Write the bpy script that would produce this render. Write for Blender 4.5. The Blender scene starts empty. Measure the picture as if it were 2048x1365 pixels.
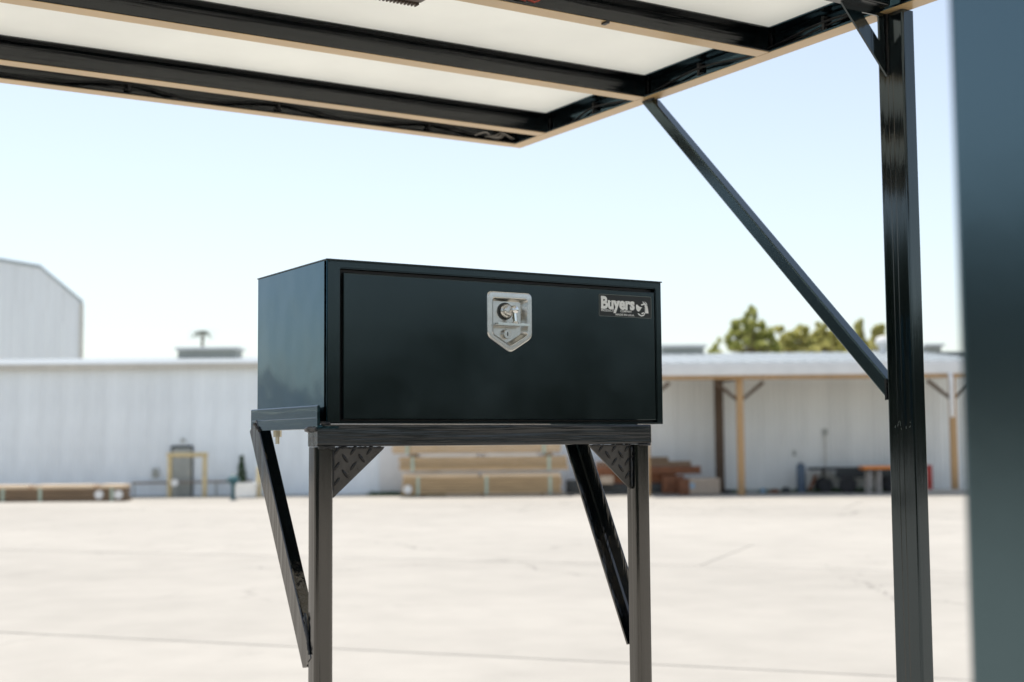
import bpy, bmesh, math, random
from mathutils import Vector, Matrix
random.seed(7)
rad = math.radians
S = bpy.context.scene
C = S.collection

# ------------------------------------------------------------------ camera
YAW, PITCH, ROLL, EYE = .5541, .0752, -.0082, 2.10
f_ = Vector((math.sin(YAW)*math.cos(PITCH), math.cos(YAW)*math.cos(PITCH), math.sin(PITCH)))
r0 = Vector((math.cos(YAW), -math.sin(YAW), 0)); u0 = r0.cross(f_)
r_ = r0*math.cos(ROLL) + u0*math.sin(ROLL); u_ = -r0*math.sin(ROLL) + u0*math.cos(ROLL)
cd = bpy.data.cameras.new('camera'); cam = bpy.data.objects.new('camera', cd); C.objects.link(cam)
cam.matrix_world = Matrix(((r_.x, u_.x, -f_.x, 0), (r_.y, u_.y, -f_.y, 0), (r_.z, u_.z, -f_.z, EYE), (0, 0, 0, 1)))
cd.sensor_width = 36; cd.lens = 47.95; cd.clip_start = .05; cd.clip_end = 3000
cd.dof.use_dof = True; cd.dof.focus_distance = 3.3; cd.dof.aperture_fstop = 3.3
S.camera = cam

# ------------------------------------------------------------------ sky and sun
SUN_EL, SUN_AZ = 75, math.degrees(YAW) - 38          # azimuth from +Y towards +X
w = bpy.data.worlds.new('World'); S.world = w; w.use_nodes = True
nt = w.node_tree; bg = nt.nodes['Background']
sky = nt.nodes.new('ShaderNodeTexSky'); sky.sky_type = 'NISHITA'; sky.sun_disc = False
sky.sun_elevation = rad(SUN_EL); sky.sun_rotation = rad(SUN_AZ)
sky.air_density = 1.1; sky.dust_density = 1.0; sky.ozone_density = 1.0
hs_ = nt.nodes.new('ShaderNodeHueSaturation'); hs_.inputs['Saturation'].default_value = .64    # hazy, washed-out summer sky
nt.links.new(sky.outputs[0], hs_.inputs['Color']); nt.links.new(hs_.outputs[0], bg.inputs[0]); bg.inputs[1].default_value = .102
sd = bpy.data.lights.new('sun', 'SUN'); sd.energy = 2.75; sd.angle = rad(.53); sd.color = (1, .93, .83)
sun = bpy.data.objects.new('sun', sd); C.objects.link(sun)
sv = Vector((math.sin(rad(SUN_AZ))*math.cos(rad(SUN_EL)), math.cos(rad(SUN_AZ))*math.cos(rad(SUN_EL)), math.sin(rad(SUN_EL))))
sun.rotation_euler = sv.to_track_quat('Z', 'Y').to_euler(); sun.location = (0, 0, 30)
S.view_settings.view_transform = 'Standard'; S.view_settings.look = 'None'
S.view_settings.exposure = .90; S.view_settings.gamma = 1; S.view_settings.use_curve_mapping = False

# ------------------------------------------------------------------ materials
def mat(name, col, rough=.6, metal=0, var=.15, vscale=4, bump=0, bscale=40, stretch=(1, 1, 1), spec=.5, coat=0,
        col2=None, ior=1.5, trans=0, rvar=0, dist=.01, rnd=0, stint=None):
    m = bpy.data.materials.new(name); m.use_nodes = True; t = m.node_tree; N = t.nodes; L = t.links
    p = N['Principled BSDF']; p.inputs['Roughness'].default_value = rough; p.inputs['Metallic'].default_value = metal
    p.inputs['IOR'].default_value = ior; p.inputs['Specular IOR Level'].default_value = spec; p.inputs['Coat Weight'].default_value = coat
    p.inputs['Coat Roughness'].default_value = .08
    if stint: p.inputs['Specular Tint'].default_value = (*stint, 1)
    tc = N.new('ShaderNodeTexCoord'); mp = N.new('ShaderNodeMapping'); mp.inputs['Scale'].default_value = stretch
    L.new(tc.outputs['Object'], mp.inputs[0])
    nz = N.new('ShaderNodeTexNoise'); nz.inputs['Scale'].default_value = vscale; nz.inputs['Detail'].default_value = 6
    nz.inputs['Roughness'].default_value = .62; L.new(mp.outputs[0], nz.inputs[0])
    mx = N.new('ShaderNodeMix'); mx.data_type = 'RGBA'
    a = [c*(1-var) for c in col]; b = list(col2) if col2 else [min(1, c*(1+var)) for c in col]
    mx.inputs['A'].default_value = (*a, 1); mx.inputs['B'].default_value = (*b, 1)
    rp = N.new('ShaderNodeMapRange'); rp.inputs[1].default_value = .3; rp.inputs[2].default_value = .7
    L.new(nz.outputs[0], rp.inputs[0]); L.new(rp.outputs[0], mx.inputs['Factor'])
    out = mx.outputs['Result']
    if rnd:
        oi = N.new('ShaderNodeObjectInfo'); hs = N.new('ShaderNodeHueSaturation')
        mr = N.new('ShaderNodeMapRange'); mr.inputs[3].default_value = 1-rnd; mr.inputs[4].default_value = 1+rnd
        L.new(oi.outputs['Random'], mr.inputs[0]); L.new(mr.outputs[0], hs.inputs['Value']); L.new(out, hs.inputs['Color']); out = hs.outputs[0]
    L.new(out, p.inputs['Base Color'])
    if rvar:
        mr = N.new('ShaderNodeMapRange'); mr.inputs[3].default_value = rough*(1-rvar); mr.inputs[4].default_value = rough*(1+rvar)
        L.new(rp.outputs[0], mr.inputs[0]); L.new(mr.outputs[0], p.inputs['Roughness'])
    if bump:
        n2 = N.new('ShaderNodeTexNoise'); n2.inputs['Scale'].default_value = bscale; n2.inputs['Detail'].default_value = 3
        L.new(mp.outputs[0], n2.inputs[0])
        bp = N.new('ShaderNodeBump'); bp.inputs['Strength'].default_value = bump; bp.inputs['Distance'].default_value = dist
        L.new(n2.outputs[0], bp.inputs['Height']); L.new(bp.outputs[0], p.inputs['Normal'])
    if trans:
        tr = N.new('ShaderNodeBsdfTranslucent'); ms = N.new('ShaderNodeMixShader'); ms.inputs[0].default_value = trans
        L.new(out, tr.inputs[0]); o = N['Material Output']
        L.new(p.outputs[0], ms.inputs[1]); L.new(tr.outputs[0], ms.inputs[2]); L.new(ms.outputs[0], o.inputs[0])
    return m
M = {}
BK = (.0035, .0055, .0065)
M['box'] = mat('black_powder_coat', (.0065, .0105, .011), .15, var=.3, bump=.05, bscale=2.2, dist=.02, ior=1.52, rvar=.35, vscale=4, stint=(.75, .95, 1))
M['nearpost'] = mat('black_enamel_post', BK, .2, var=.2, bump=.03, bscale=6, dist=.02, ior=2.3, stint=(.6, .9, 1))
M['boxside'] = mat('black_sheet_side', BK, .11, var=.2, bump=.42, bscale=2.4, dist=.02, ior=2.0, rvar=.15, stint=(.18, .66, 1))
M['tubeX'] = mat('black_steel_along_x', BK, .2, bump=.45, bscale=30, stretch=(.08, 2.2, 2.2), dist=.004, ior=1.65, rvar=.5, vscale=14)
M['tubeY'] = mat('black_steel_along_y', BK, .12, bump=.22, bscale=26, stretch=(2.2, .12, 2.2), dist=.003, ior=1.8, rvar=.4, vscale=14, stint=(.35, .78, 1))
M['tubeZ'] = mat('black_steel_along_z', BK, .12, bump=.4, bscale=26, stretch=(2.4, 2.4, .06), dist=.005, ior=1.9, stint=(1, .95, .88), rvar=.45, vscale=12)
M['postZ'] = mat('black_post_enamel', BK, .09, bump=.20, bscale=24, stretch=(2.4, 2.4, .09), dist=.003, ior=1.75, stint=(.8, .95, 1), rvar=.4, vscale=12)
M['enamel'] = mat('black_enamel', BK, .2, ior=1.85, stint=(.6, .9, 1))
M['flange'] = mat('flange_painted_reflection', (.55, .37, .165), .32, var=.12, bump=.1, bscale=20, stretch=(.4, .4, 1), ior=1.8, vscale=9)  # warm ground reflection painted in as a tan base colour
M['weld'] = mat('weld_bead', (.01, .011, .012), .3, bump=.5, bscale=160, dist=.002)
M['tread'] = mat('tread_plate', (.085, .078, .07), .34, .75, bump=.25, bscale=60, dist=.002, rvar=.3, vscale=30)
M['lug'] = mat('tread_lug', (.025, .024, .023), .25, .6)
M['stain'] = mat('stainless', (.62, .61, .57), .25, 1, var=.06, bump=.05, bscale=90, dist=.002, vscale=30)
M['chrome'] = mat('chrome', (.75, .75, .73), .1, 1, var=.03)
M['zinc'] = mat('zinc_bolt', (.62, .56, .42), .35, 1, var=.1, vscale=60)
M['sticker'] = mat('sticker_black', (.008, .011, .009), .45, var=.1)
M['stickedge'] = mat('sticker_edge', (.11, .13, .115), .35, var=.2, vscale=60)
M['print'] = mat('white_print', (.72, .73, .70), .5, var=.05, vscale=300)
M['rubber'] = mat('cable_rubber', (.012, .012, .012), .45)
M['redwire'] = mat('red_wire', (.45, .06, .04), .4)
M['panel'] = mat('white_roof_sheet', (.87, .87, .83), .5, var=.05, vscale=1.3, trans=.42)
M['bronze'] = mat('brown_lamp_casing', (.07, .045, .03), .45)
M['siding'] = mat('white_metal_siding', (.86, .905, .92), .45, var=.07, vscale=1.6, stretch=(1, 1, .25), rnd=.035)
M['sidingR'] = mat('pale_metal_siding', (.87, .87, .83), .5, var=.07, vscale=1.0, stretch=(1, 1, .25), rnd=.04)
M['sidingG'] = mat('grey_metal_siding', (.84, .86, .85), .5, var=.05, vscale=.5, stretch=(1, 1, .2), rnd=.03)
M['trim'] = mat('cream_trim', (.58, .55, .48), .5, var=.08, vscale=2)
M['white'] = mat('white_paint', (.78, .78, .76), .45, var=.05, vscale=2)
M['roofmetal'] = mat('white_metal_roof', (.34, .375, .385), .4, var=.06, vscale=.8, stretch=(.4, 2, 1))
M['doorgrey'] = mat('grey_door', (.40, .41, .37), .5, var=.1)
M['dark'] = mat('dark_paint', (.03, .035, .035), .5)
M['slate'] = mat('slate_blue', (.10, .14, .19), .5, var=.2)
M['yellow'] = mat('cream_yellow_pipe', (.62, .50, .27), .5, var=.2, vscale=3)
M['teal'] = mat('teal_paint', (.02, .10, .12), .45, var=.2)
M['lumberT'] = mat('pale_lumber', (.74, .58, .40), .75, var=.12, vscale=3, stretch=(.3, 3, 6))
M['lumber'] = mat('fresh_lumber', (.52, .365, .20), .75, var=.25, vscale=3, stretch=(.3, 3, 6), rnd=.14)
M['lumberD'] = mat('weathered_lumber', (.22, .15, .09), .8, var=.25, vscale=3, stretch=(.3, 3, 6), rnd=.15)
M['wrap'] = mat('white_wrap', (.72, .68, .62), .5, var=.08, vscale=3)
M['strap'] = mat('pale_green_strap', (.42, .50, .40), .5)
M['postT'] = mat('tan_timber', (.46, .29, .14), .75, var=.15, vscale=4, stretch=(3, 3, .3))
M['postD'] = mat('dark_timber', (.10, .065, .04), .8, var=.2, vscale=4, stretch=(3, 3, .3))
M['railbrown'] = mat('rail_brown', (.32, .27, .22), .6, var=.25, vscale=2)
M['rust'] = mat('rust_steel', (.20, .08, .035), .75, var=.3, vscale=5)
M['crate'] = mat('pale_crate', (.42, .34, .26), .75, var=.1, vscale=4)
M['orange'] = mat('orange_paint', (.80, .25, .03), .5, var=.06)
M['red'] = mat('red_paint', (.42, .05, .035), .5)
M['tyre'] = mat('tyre', (.025, .025, .026), .75)
M['greyleg'] = mat('pale_metal_leg', (.42, .38, .34), .5)
M['bluebit'] = mat('pale_blue_plastic', (.25, .40, .52), .5)
M['bark'] = mat('bark', (.13, .10, .07), .9, var=.3, vscale=8)

def leaf(name, c1, c2):
    m = bpy.data.materials.new(name); m.use_nodes = True; t = m.node_tree; N = t.nodes; L = t.links
    p = N['Principled BSDF']; p.inputs['Roughness'].default_value = .6
    g = N.new('ShaderNodeNewGeometry'); mx = N.new('ShaderNodeMix'); mx.data_type = 'RGBA'
    mx.inputs['A'].default_value = (*c1, 1); mx.inputs['B'].default_value = (*c2, 1)
    L.new(g.outputs['Random Per Island'], mx.inputs['Factor']); L.new(mx.outputs['Result'], p.inputs['Base Color'])
    tr = N.new('ShaderNodeBsdfTranslucent'); L.new(mx.outputs['Result'], tr.inputs[0])
    ms = N.new('ShaderNodeMixShader'); ms.inputs[0].default_value = .62
    L.new(p.outputs[0], ms.inputs[1]); L.new(tr.outputs[0], ms.inputs[2]); L.new(ms.outputs[0], N['Material Output'].inputs[0])
    return m
M['leafY'] = leaf('yellow_green_leaf', (.42, .43, .13), (.70, .66, .28))
M['leafP'] = leaf('pine_needle', (.34, .39, .12), (.62, .62, .22))
M['leafD'] = leaf('dark_leaf', (.03, .05, .02), (.06, .08, .03))
M['leafS'] = leaf('shrub_leaf', (.03, .08, .02), (.07, .14, .03))

def concrete():
    m = bpy.data.materials.new('concrete'); m.use_nodes = True; t = m.node_tree; N = t.nodes; L = t.links
    p = N['Principled BSDF']; p.inputs['Roughness'].default_value = .88
    g = N.new('ShaderNodeNewGeometry')
    def noise(sc, det=8, r=.6):
        n = N.new('ShaderNodeTexNoise'); n.inputs['Scale'].default_value = sc; n.inputs['Detail'].default_value = det
        n.inputs['Roughness'].default_value = r; L.new(g.outputs['Position'], n.inputs[0]); return n
    def ramp(src, a, b, va, vb):
        r = N.new('ShaderNodeMapRange'); r.inputs[1].default_value = a; r.inputs[2].default_value = b
        r.inputs[3].default_value = va; r.inputs[4].default_value = vb; L.new(src, r.inputs[0]); return r.outputs[0]
    def mul(x, y):
        k = N.new('ShaderNodeMath'); k.operation = 'MULTIPLY'; L.new(x, k.inputs[0]); L.new(y, k.inputs[1]); return k.outputs[0]
    big = ramp(noise(.16, 5).outputs[0], .35, .65, .94, 1.04)
    mid = ramp(noise(1.1, 7).outputs[0], .3, .7, .92, 1.05)
    spot = mul(ramp(noise(.55, 9, .7).outputs[0], .60, .74, 1, .86), ramp(noise(2.1, 6, .7).outputs[0], .62, .74, 1, .84))
    # hairline cracks: warped voronoi edges, kept only in patches
    wn = noise(.5, 4); va = N.new('ShaderNodeVectorMath'); va.operation = 'MULTIPLY_ADD'
    va.inputs[1].default_value = (2.5, 2.5, 0); L.new(wn.outputs['Color'], va.inputs[0]); L.new(g.outputs['Position'], va.inputs[2])
    vo = N.new('ShaderNodeTexVoronoi'); vo.feature = 'DISTANCE_TO_EDGE'; vo.inputs['Scale'].default_value = .24; L.new(va.outputs[0], vo.inputs[0])
    ck = ramp(vo.outputs['Distance'], .002, .010, .60, 1)
    gate = ramp(noise(.12, 3).outputs[0], .48, .58, 0, 1)
    mxk = N.new('ShaderNodeMix'); mxk.inputs['A'].default_value = 1; L.new(gate, mxk.inputs['Factor']); L.new(ck, mxk.inputs['B'])
    oi = N.new('ShaderNodeObjectInfo'); tint = ramp(oi.outputs['Random'], 0, 1, .955, 1.03)
    k = mul(mul(mul(big, mid), spot), mul(mxk.outputs[0], tint))
    c = N.new('ShaderNodeVectorMath'); c.operation = 'SCALE'; c.inputs[0].default_value = (.402, .381, .34); L.new(k, c.inputs['Scale'])
    L.new(c.outputs[0], p.inputs['Base Color'])
    b = N.new('ShaderNodeBump'); b.inputs['Strength'].default_value = .25; b.inputs['Distance'].default_value = .01
    L.new(noise(35, 4).outputs[0], b.inputs['Height']); L.new(b.outputs[0], p.inputs['Normal'])
    return m
M['concrete'] = concrete()
M['joint'] = mat('joint_soil', (.15, .135, .09), .95, var=.3, vscale=.8, col2=(.12, .13, .06))

# ------------------------------------------------------------------ mesh helpers
def new_bm(): return bmesh.new()
def obj(name, bm, m, parent=None, loc=None, rz=0, smooth=35):
    me = bpy.data.meshes.new(name); bmesh.ops.recalc_face_normals(bm, faces=bm.faces); bm.to_mesh(me); bm.free()
    return obj_me(name, me, m, parent, loc, rz, smooth)
def obj_me(name, me, m, parent=None, loc=None, rz=0, smooth=35):
    if m and not me.materials: me.materials.append(M[m])
    if smooth:
        for p in me.polygons: p.use_smooth = True
        me.set_sharp_from_angle(angle=rad(smooth))
    o = bpy.data.objects.new(name, me); C.objects.link(o)
    if smooth and m in ('tubeX', 'tubeY', 'tubeZ', 'postZ', 'enamel', 'nearpost', 'box', 'boxside', 'stain', 'flange'):
        wm_ = o.modifiers.new('weighted_normal', 'WEIGHTED_NORMAL'); wm_.keep_sharp = True; wm_.weight = 100
    if parent: o.parent = parent
    if loc is not None: o.location = loc
    o.rotation_euler = (0, 0, rz)
    return o
def thing(name, label, cat, loc=(0, 0, 0), rz=0, group=None):
    o = bpy.data.objects.new(name, None); o.empty_display_size = .2; C.objects.link(o)
    o.location = loc; o.rotation_euler = (0, 0, rz); return tag(o, label, cat, group)
def tag(o, label, cat, group=None):
    o['label'] = label; o['category'] = cat
    if group: o['group'] = group
    return o
def box(bm, x0, x1, y0, y1, z0, z1, bev=0):
    v = [bm.verts.new((x, y, z)) for z in (z0, z1) for y in (y0, y1) for x in (x0, x1)]
    fs = [bm.faces.new([v[i] for i in q]) for q in ((0, 2, 3, 1), (4, 5, 7, 6), (0, 1, 5, 4), (2, 6, 7, 3), (0, 4, 6, 2), (1, 3, 7, 5))]
    if bev:
        es = list({e for f in fs for e in f.edges})
        bmesh.ops.bevel(bm, geom=es, offset=bev, segments=2, affect='EDGES', profile=.6)
    return bm
def ext(bm, prof, o, ax, ay, vec, holes=None):
    """extrude a 2-D outline (points along ax, ay from o) by vec"""
    o, ax, ay, vec = Vector(o), Vector(ax), Vector(ay), Vector(vec)
    a = [bm.verts.new(o + ax*p[0] + ay*p[1]) for p in prof]; b = [bm.verts.new(v.co + vec) for v in a]
    n = len(a)
    for i in range(n): bm.faces.new((a[i], a[(i+1) % n], b[(i+1) % n], b[i]))
    bm.faces.new(a[::-1]); bm.faces.new(b); return bm
def rrect(w, h, r, n=4):
    pts = []
    for cx, cy, a0 in ((w-r, r, -90), (w-r, h-r, 0), (r, h-r, 90), (r, r, 180)):
        for i in range(n+1):
            a = rad(a0 + 90*i/n); pts.append((cx + r*math.cos(a), cy + r*math.sin(a)))
    return pts
def round_poly(pts, r, n=4):
    out = []; k = len(pts)
    for i in range(k):
        p = Vector(pts[i]); a = (Vector(pts[i-1])-p); b = (Vector(pts[(i+1) % k])-p)
        d = min(r, a.length*.45, b.length*.45); a = p + a.normalized()*d; b = p + b.normalized()*d
        for j in range(n+1):
            t = j/n; q = a*(1-t)**2 + p*2*t*(1-t) + b*t*t; out.append((q.x, q.y))
    return out
def cyl(bm, p0, p1, r0, r1=None, n=12, caps=True):
    r1 = r0 if r1 is None else r1; p0, p1 = Vector(p0), Vector(p1); d = (p1-p0).normalized()
    x = d.orthogonal().normalized(); y = d.cross(x); A, B = [], []
    for i in range(n):
        c, s = math.cos(2*math.pi*i/n), math.sin(2*math.pi*i/n)
        A.append(bm.verts.new(p0 + (x*c+y*s)*r0)); B.append(bm.verts.new(p1 + (x*c+y*s)*r1))
    for i in range(n): bm.faces.new((A[i], A[(i+1) % n], B[(i+1) % n], B[i]))
    if caps: bm.faces.new(A[::-1]); bm.faces.new(B)
    return bm
def tube(bm, pts, r, n=7, jit=0):
    pts = [Vector(p) for p in pts]; rings = []
    for i, p in enumerate(pts):
        d = (pts[min(i+1, len(pts)-1)] - pts[max(i-1, 0)]).normalized()
        ref = Vector((.3, .2, .93)) if abs(d.z) < .9 else Vector((1, .2, 0))
        x = d.cross(ref).normalized(); y = d.cross(x); rr = r*(1+random.uniform(-jit, jit))
        rings.append([bm.verts.new(p + (x*math.cos(2*math.pi*k/n)+y*math.sin(2*math.pi*k/n))*rr) for k in range(n)])
    for a, b in zip(rings, rings[1:]):
        for k in range(n): bm.faces.new((a[k], a[(k+1) % n], b[(k+1) % n], b[k]))
    bm.faces.new(rings[0][::-1]); bm.faces.new(rings[-1]); return bm
def bead(p0, p1, r, step=.006):
    p0, p1 = Vector(p0), Vector(p1); n = max(4, int((p1-p0).length/step))
    return tube(new_bm(), [p0.lerp(p1, i/n) + Vector([random.uniform(-.2, .2)*r for _ in 'xyz']) for i in range(n+1)], r, 6, .35)
def lathe(bm, prof, n=20, axis='Z', o=(0, 0, 0)):
    o = Vector(o); R = []
    for r, h in prof:
        ring = []
        for i in range(n):
            c, s = math.cos(2*math.pi*i/n)*r, math.sin(2*math.pi*i/n)*r
            ring.append(bm.verts.new(o + (Vector((c, s, h)) if axis == 'Z' else Vector((c, h, s)) if axis == 'Y' else Vector((h, c, s)))))
        R.append(ring)
    for a, b in zip(R, R[1:]):
        for i in range(n): bm.faces.new((a[i], a[(i+1) % n], b[(i+1) % n], b[i]))
    bm.faces.new(R[0][::-1]); bm.faces.new(R[-1]); return bm
def channel(h, w, t):       # C profile: web at u=0, flanges to +u, z up from 0
    return [(0, 0), (w-.002, 0), (w, .002), (w, t), (t+.005, t+.001), (t, t+.006), (t, h-t-.006), (t+.005, h-t-.001), (w, h-t), (w, h-.001), (0, h)]
def angle(w, t): return [(0, 0), (w-.002, 0), (w, .002), (w, t), (t+.004, t), (t, t+.004), (t, w), (.002, w), (0, w-.002)]
Z = EYE                      # heights below are given from eye level
def P(x, y, z): return Vector((x, y, z + Z))
rF = Vector((math.cos(YAW), -math.sin(YAW), 0)); fF = Vector((math.sin(YAW), math.cos(YAW), 0))
def B(a, b, z=0): return rF*a + fF*b + Vector((0, 0, z))     # yard frame: a along the buildings, b away

# ------------------------------------------------------------------ ground
bm = new_bm(); n = 24
vs = [[bm.verts.new((-700+1400*i/n, -700+1400*j/n, -.035)) for i in range(n+1)] for j in range(n+1)]
for j in range(n):
    for i in range(n): bm.faces.new((vs[j][i], vs[j][i+1], vs[j+1][i+1], vs[j+1][i]))
ground = obj('ground', bm, 'joint', smooth=0); ground['kind'] = 'structure'
SL, GA = 5.15, rad(-52)
gx = Vector((math.cos(GA), math.sin(GA), 0)); gy = Vector((-math.sin(GA), math.cos(GA), 0))
me = bpy.data.meshes.new('concrete_slab'); b2 = box(new_bm(), .008, 4*SL-.008, .011, SL-.011, -.12, 0, .006); b2.to_mesh(me); b2.free()
me.materials.append(M['concrete'])
off = 12.79 % SL
for i_ in range(-5, 5):
    for j in range(-6, 17):
        i = i_*4 + (j*7 % 4)
        c = gx*(i+2)*SL + gy*((j+.5)*SL + off - SL)
        a, bb = c.dot(rF), c.dot(fF)
        if not (-.47*max(bb, 0)-18 < a < .47*max(bb, 0)+18 and -14 < bb < 70): continue
        o = obj_me('concrete_slab', me, None, ground, gx*i*SL + gy*(j*SL + off - SL) + Vector((0, 0, random.uniform(-.003, .003))), GA, 0)
# the yard goes on as one poured apron beyond the jointed slabs
bm = new_bm()
bm.faces.new([bm.verts.new(v) for v in ((-300, -300, -.03), (300, -300, -.03), (300, 300, -.03), (-300, 300, -.03))])
yard = obj('yard_concrete', bm, 'concrete', smooth=0); yard['kind'] = 'structure'

# ------------------------------------------------------------------ canopy (roof frame, posts, braces)
X0, X1, Y0, Y1, ZB, H, FW, T = .375, 2.815, -.62, 4.478, 1.16, .076, .055, .005
cn = thing('canopy', 'black steel canopy frame with white roof sheet, posts and diagonal brace over tool box', 'canopy', (0, 0, 0))
obj('roof_sheet', box(new_bm(), X0-.01, X1+.008, Y0-.01, Y1+.008, Z+ZB+H+.001, Z+ZB+H+.013), 'panel', cn, smooth=0)
def chan(name, o, inward, along, m, parent=cn):
    o, inward, along = Vector(o), Vector(inward), Vector(along)
    c = obj(name, ext(new_bm(), channel(H, FW, T), o, inward, (0, 0, 1), along), m, parent)
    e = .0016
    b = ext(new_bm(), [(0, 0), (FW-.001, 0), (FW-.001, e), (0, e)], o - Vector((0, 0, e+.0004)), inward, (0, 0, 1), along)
    obj('flange_face', b, 'flange', c)  # thin underside strip carrying the painted ground reflection
    return c
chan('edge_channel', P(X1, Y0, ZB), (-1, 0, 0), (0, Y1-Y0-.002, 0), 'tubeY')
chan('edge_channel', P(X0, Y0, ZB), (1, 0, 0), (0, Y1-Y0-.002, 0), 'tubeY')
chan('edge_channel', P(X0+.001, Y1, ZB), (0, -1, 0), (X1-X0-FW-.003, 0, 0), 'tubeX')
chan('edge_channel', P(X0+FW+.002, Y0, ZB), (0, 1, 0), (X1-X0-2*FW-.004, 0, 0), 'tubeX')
obj('corner_web', box(new_bm(), X1-FW-.001, X1-T-.001, Y1-T, Y1-.0005, Z+ZB+T+.001, Z+ZB+H-T-.001), 'tubeX', cn)
JX0, JX1 = X0+FW+.002, X1-FW-.002
for y in (4.263, 3.655, 3.042, 1.82, 1.21, .60, -.01):
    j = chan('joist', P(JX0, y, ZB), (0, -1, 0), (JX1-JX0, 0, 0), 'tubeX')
    obj('end_plate', box(new_bm(), JX1+.0005, X1-T-.001, y-.012, y-.004, Z+ZB+T+.001, Z+ZB+H-T-.001), 'tubeX', j)
    obj('weld_bead', bead(P(X1-T-.006, y-.015, ZB+T+.004), P(X1-T-.006, y-.015, ZB+H-T-.004), .004), 'weld', j)
obj('cross_beam', ext(new_bm(), rrect(.06, .07, .006), P(JX0, 2.512, ZB+.005), (0, 1, 0), (0, 0, 1), (JX1-JX0, 0, 0)), 'tubeX', cn)
# right post
PX0, PX1, PY0, PY1 = 2.785, 2.831, 2.495, 2.588
po = obj('post', ext(new_bm(), rrect(PX1-PX0, PY1-PY0, .007, 5), Vector((PX0, PY0, 0)), (1, 0, 0), (0, 1, 0), (0, 0, Z+ZB-.003)), 'postZ', cn)
obj('base_plate', box(new_bm(), PX0-.06, PX1+.06, PY0-.05, PY1+.05, .0005, .013, .002), 'tubeZ', po)
for yy in (2.535, 2.552):                                            # weld seam ridge down the tube
    obj('seam', ext(new_bm(), [(-.0008, 0), (.0004, -.0016), (.0004, .0016)], Vector((PX0, yy, .02)), (1, 0, 0), (0, 1, 0), (0, 0, Z+.97)), 'tubeZ', po)
for _ in range(9):                                                   # chipped weld tacks on the face
    bm = new_bm(); y = random.uniform(2.505, 2.575); z = .04+random.uniform(-.012, .012)
    cyl(bm, P(PX0-.0002, y, z), P(PX0-.0016, y+random.uniform(-.004, .004), z+random.uniform(-.008, .008)), .0011, .0006, 5)
    obj('weld_spatter', bm, 'stickedge', po)
# foreground post
o = obj('post', ext(new_bm(), rrect(.0889, .1016, .008, 5), Vector((.8795, .641, 0)), (1, 0, 0), (0, 1, 0), (0, 0, Z+ZB-.003)), 'nearpost', cn)
o['label'] = 'blurred dark steel post close to the camera at right'
obj('base_plate', box(new_bm(), .83, 1.03, .59, .80, .0005, .013, .002), 'tubeZ', o)
# gusset plate on the right post, with a triangular window
def plate_with_hole(outer, inner, y0, y1):
    bm = new_bm(); rings = []
    for y in (y0, y1):
        rings.append(([bm.verts.new(P(x, y, z)) for x, z in outer], [bm.verts.new(P(x, y, z)) for x, z in inner]))
    n = len(outer)
    for a, b in rings:
        for i in range(n): bm.faces.new((a[i], a[(i+1) % n], b[(i+1) % n], b[i]))
    for k in (0, 1):
        a, b = rings[0][k], rings[1][k]
        for i in range(n): bm.faces.new((a[i], a[(i+1) % n], b[(i+1) % n], b[i]))
    return bm
out = round_poly([(PX0, .982), (PX0, ZB+.004), (2.59, ZB+.004), (2.59, ZB-.003+.02)], .004, 5)
out = round_poly([(PX0-.0005, .984), (PX0-.0005, ZB+.004), (2.618, ZB+.004)], .003, 5)
inn = round_poly([(2.757, 1.078), (2.757, 1.149), (2.690, 1.149)], .006, 5)
g = obj('gusset_plate', plate_with_hole(out, inn, 2.552, 2.558), 'postZ', cn)
obj('weld_bead', bead(P(PX0-.002, 2.549, .99), P(PX0-.002, 2.549, ZB-.004), .0032), 'weld', g)
# diagonal brace under the right edge
d = Vector((0, 1.057, 1.039)).normalized(); nrm = Vector((0, -d.z, d.y))
BXb, yA, yB = 2.7865, 2.5895, Z+ZB-.0035
b0 = P(BXb, 2.597, .1165); bm = new_bm(); lo, hi = [], []
for px_, pz_ in rrect(.038, .040, .005, 3):
    q = b0 + Vector((px_, 0, 0)) + nrm*pz_
    lo.append(bm.verts.new(q + d*((yA-q.y)/d.y))); hi.append(bm.verts.new(q + d*((yB-q.z)/d.z)))
n = len(lo)
for i in range(n): bm.faces.new((lo[i], lo[(i+1) % n], hi[(i+1) % n], hi[i]))
bm.faces.new(lo[::-1]); bm.faces.new(hi)
kb = obj('diagonal_brace', bm, 'enamel', cn)
z0_ = b0.z + (yA-b0.y)
obj('weld_bead', bead((BXb-.001, yA+.002, z0_), (BXb-.001, yA+.002, z0_+.056), .0038), 'weld', kb)
obj('weld_bead', bead((BXb-.001, b0.y+yB-b0.z, yB-.001), (BXb-.001, b0.y+yB-b0.z-.055, yB-.001), .0036), 'weld', kb)
# cable clips and wiring in the edge channels
def clip(x, y, z, face):
    bm = new_bm()
    if face == 'x':
        box(bm, x-.012, x-.0005, y-.012, y+.012, z-.020, z-.014, .001); box(bm, x-.012, x-.0005, y-.012, y+.012, z+.012, z+.018, .001)
        box(bm, x-.016, x-.012, y-.005, y+.005, z-.022, z+.020, .001); box(bm, x-.010, x-.0005, y-.007, y+.007, z-.008, z+.006, .001)
    else:
        box(bm, x-.012, x+.012, y-.012, y-.0005, z-.020, z-.014, .001); box(bm, x-.012, x+.012, y-.012, y-.0005, z+.012, z+.018, .001)
        box(bm, x-.005, x+.005, y-.016, y-.012, z-.022, z+.020, .001); box(bm, x-.007, x+.007, y-.010, y-.0005, z-.008, z+.006, .001)
    obj('cable_clip', bm, 'rubber', cn)
xr, yf = X1-T, Y1-T; zc = Z+ZB+.042
for y in (3.95, 3.36, 2.80): clip(xr, y, zc, 'x')
for x in (1.27, 1.80, 2.40): clip(x, yf, zc, 'y')
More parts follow.
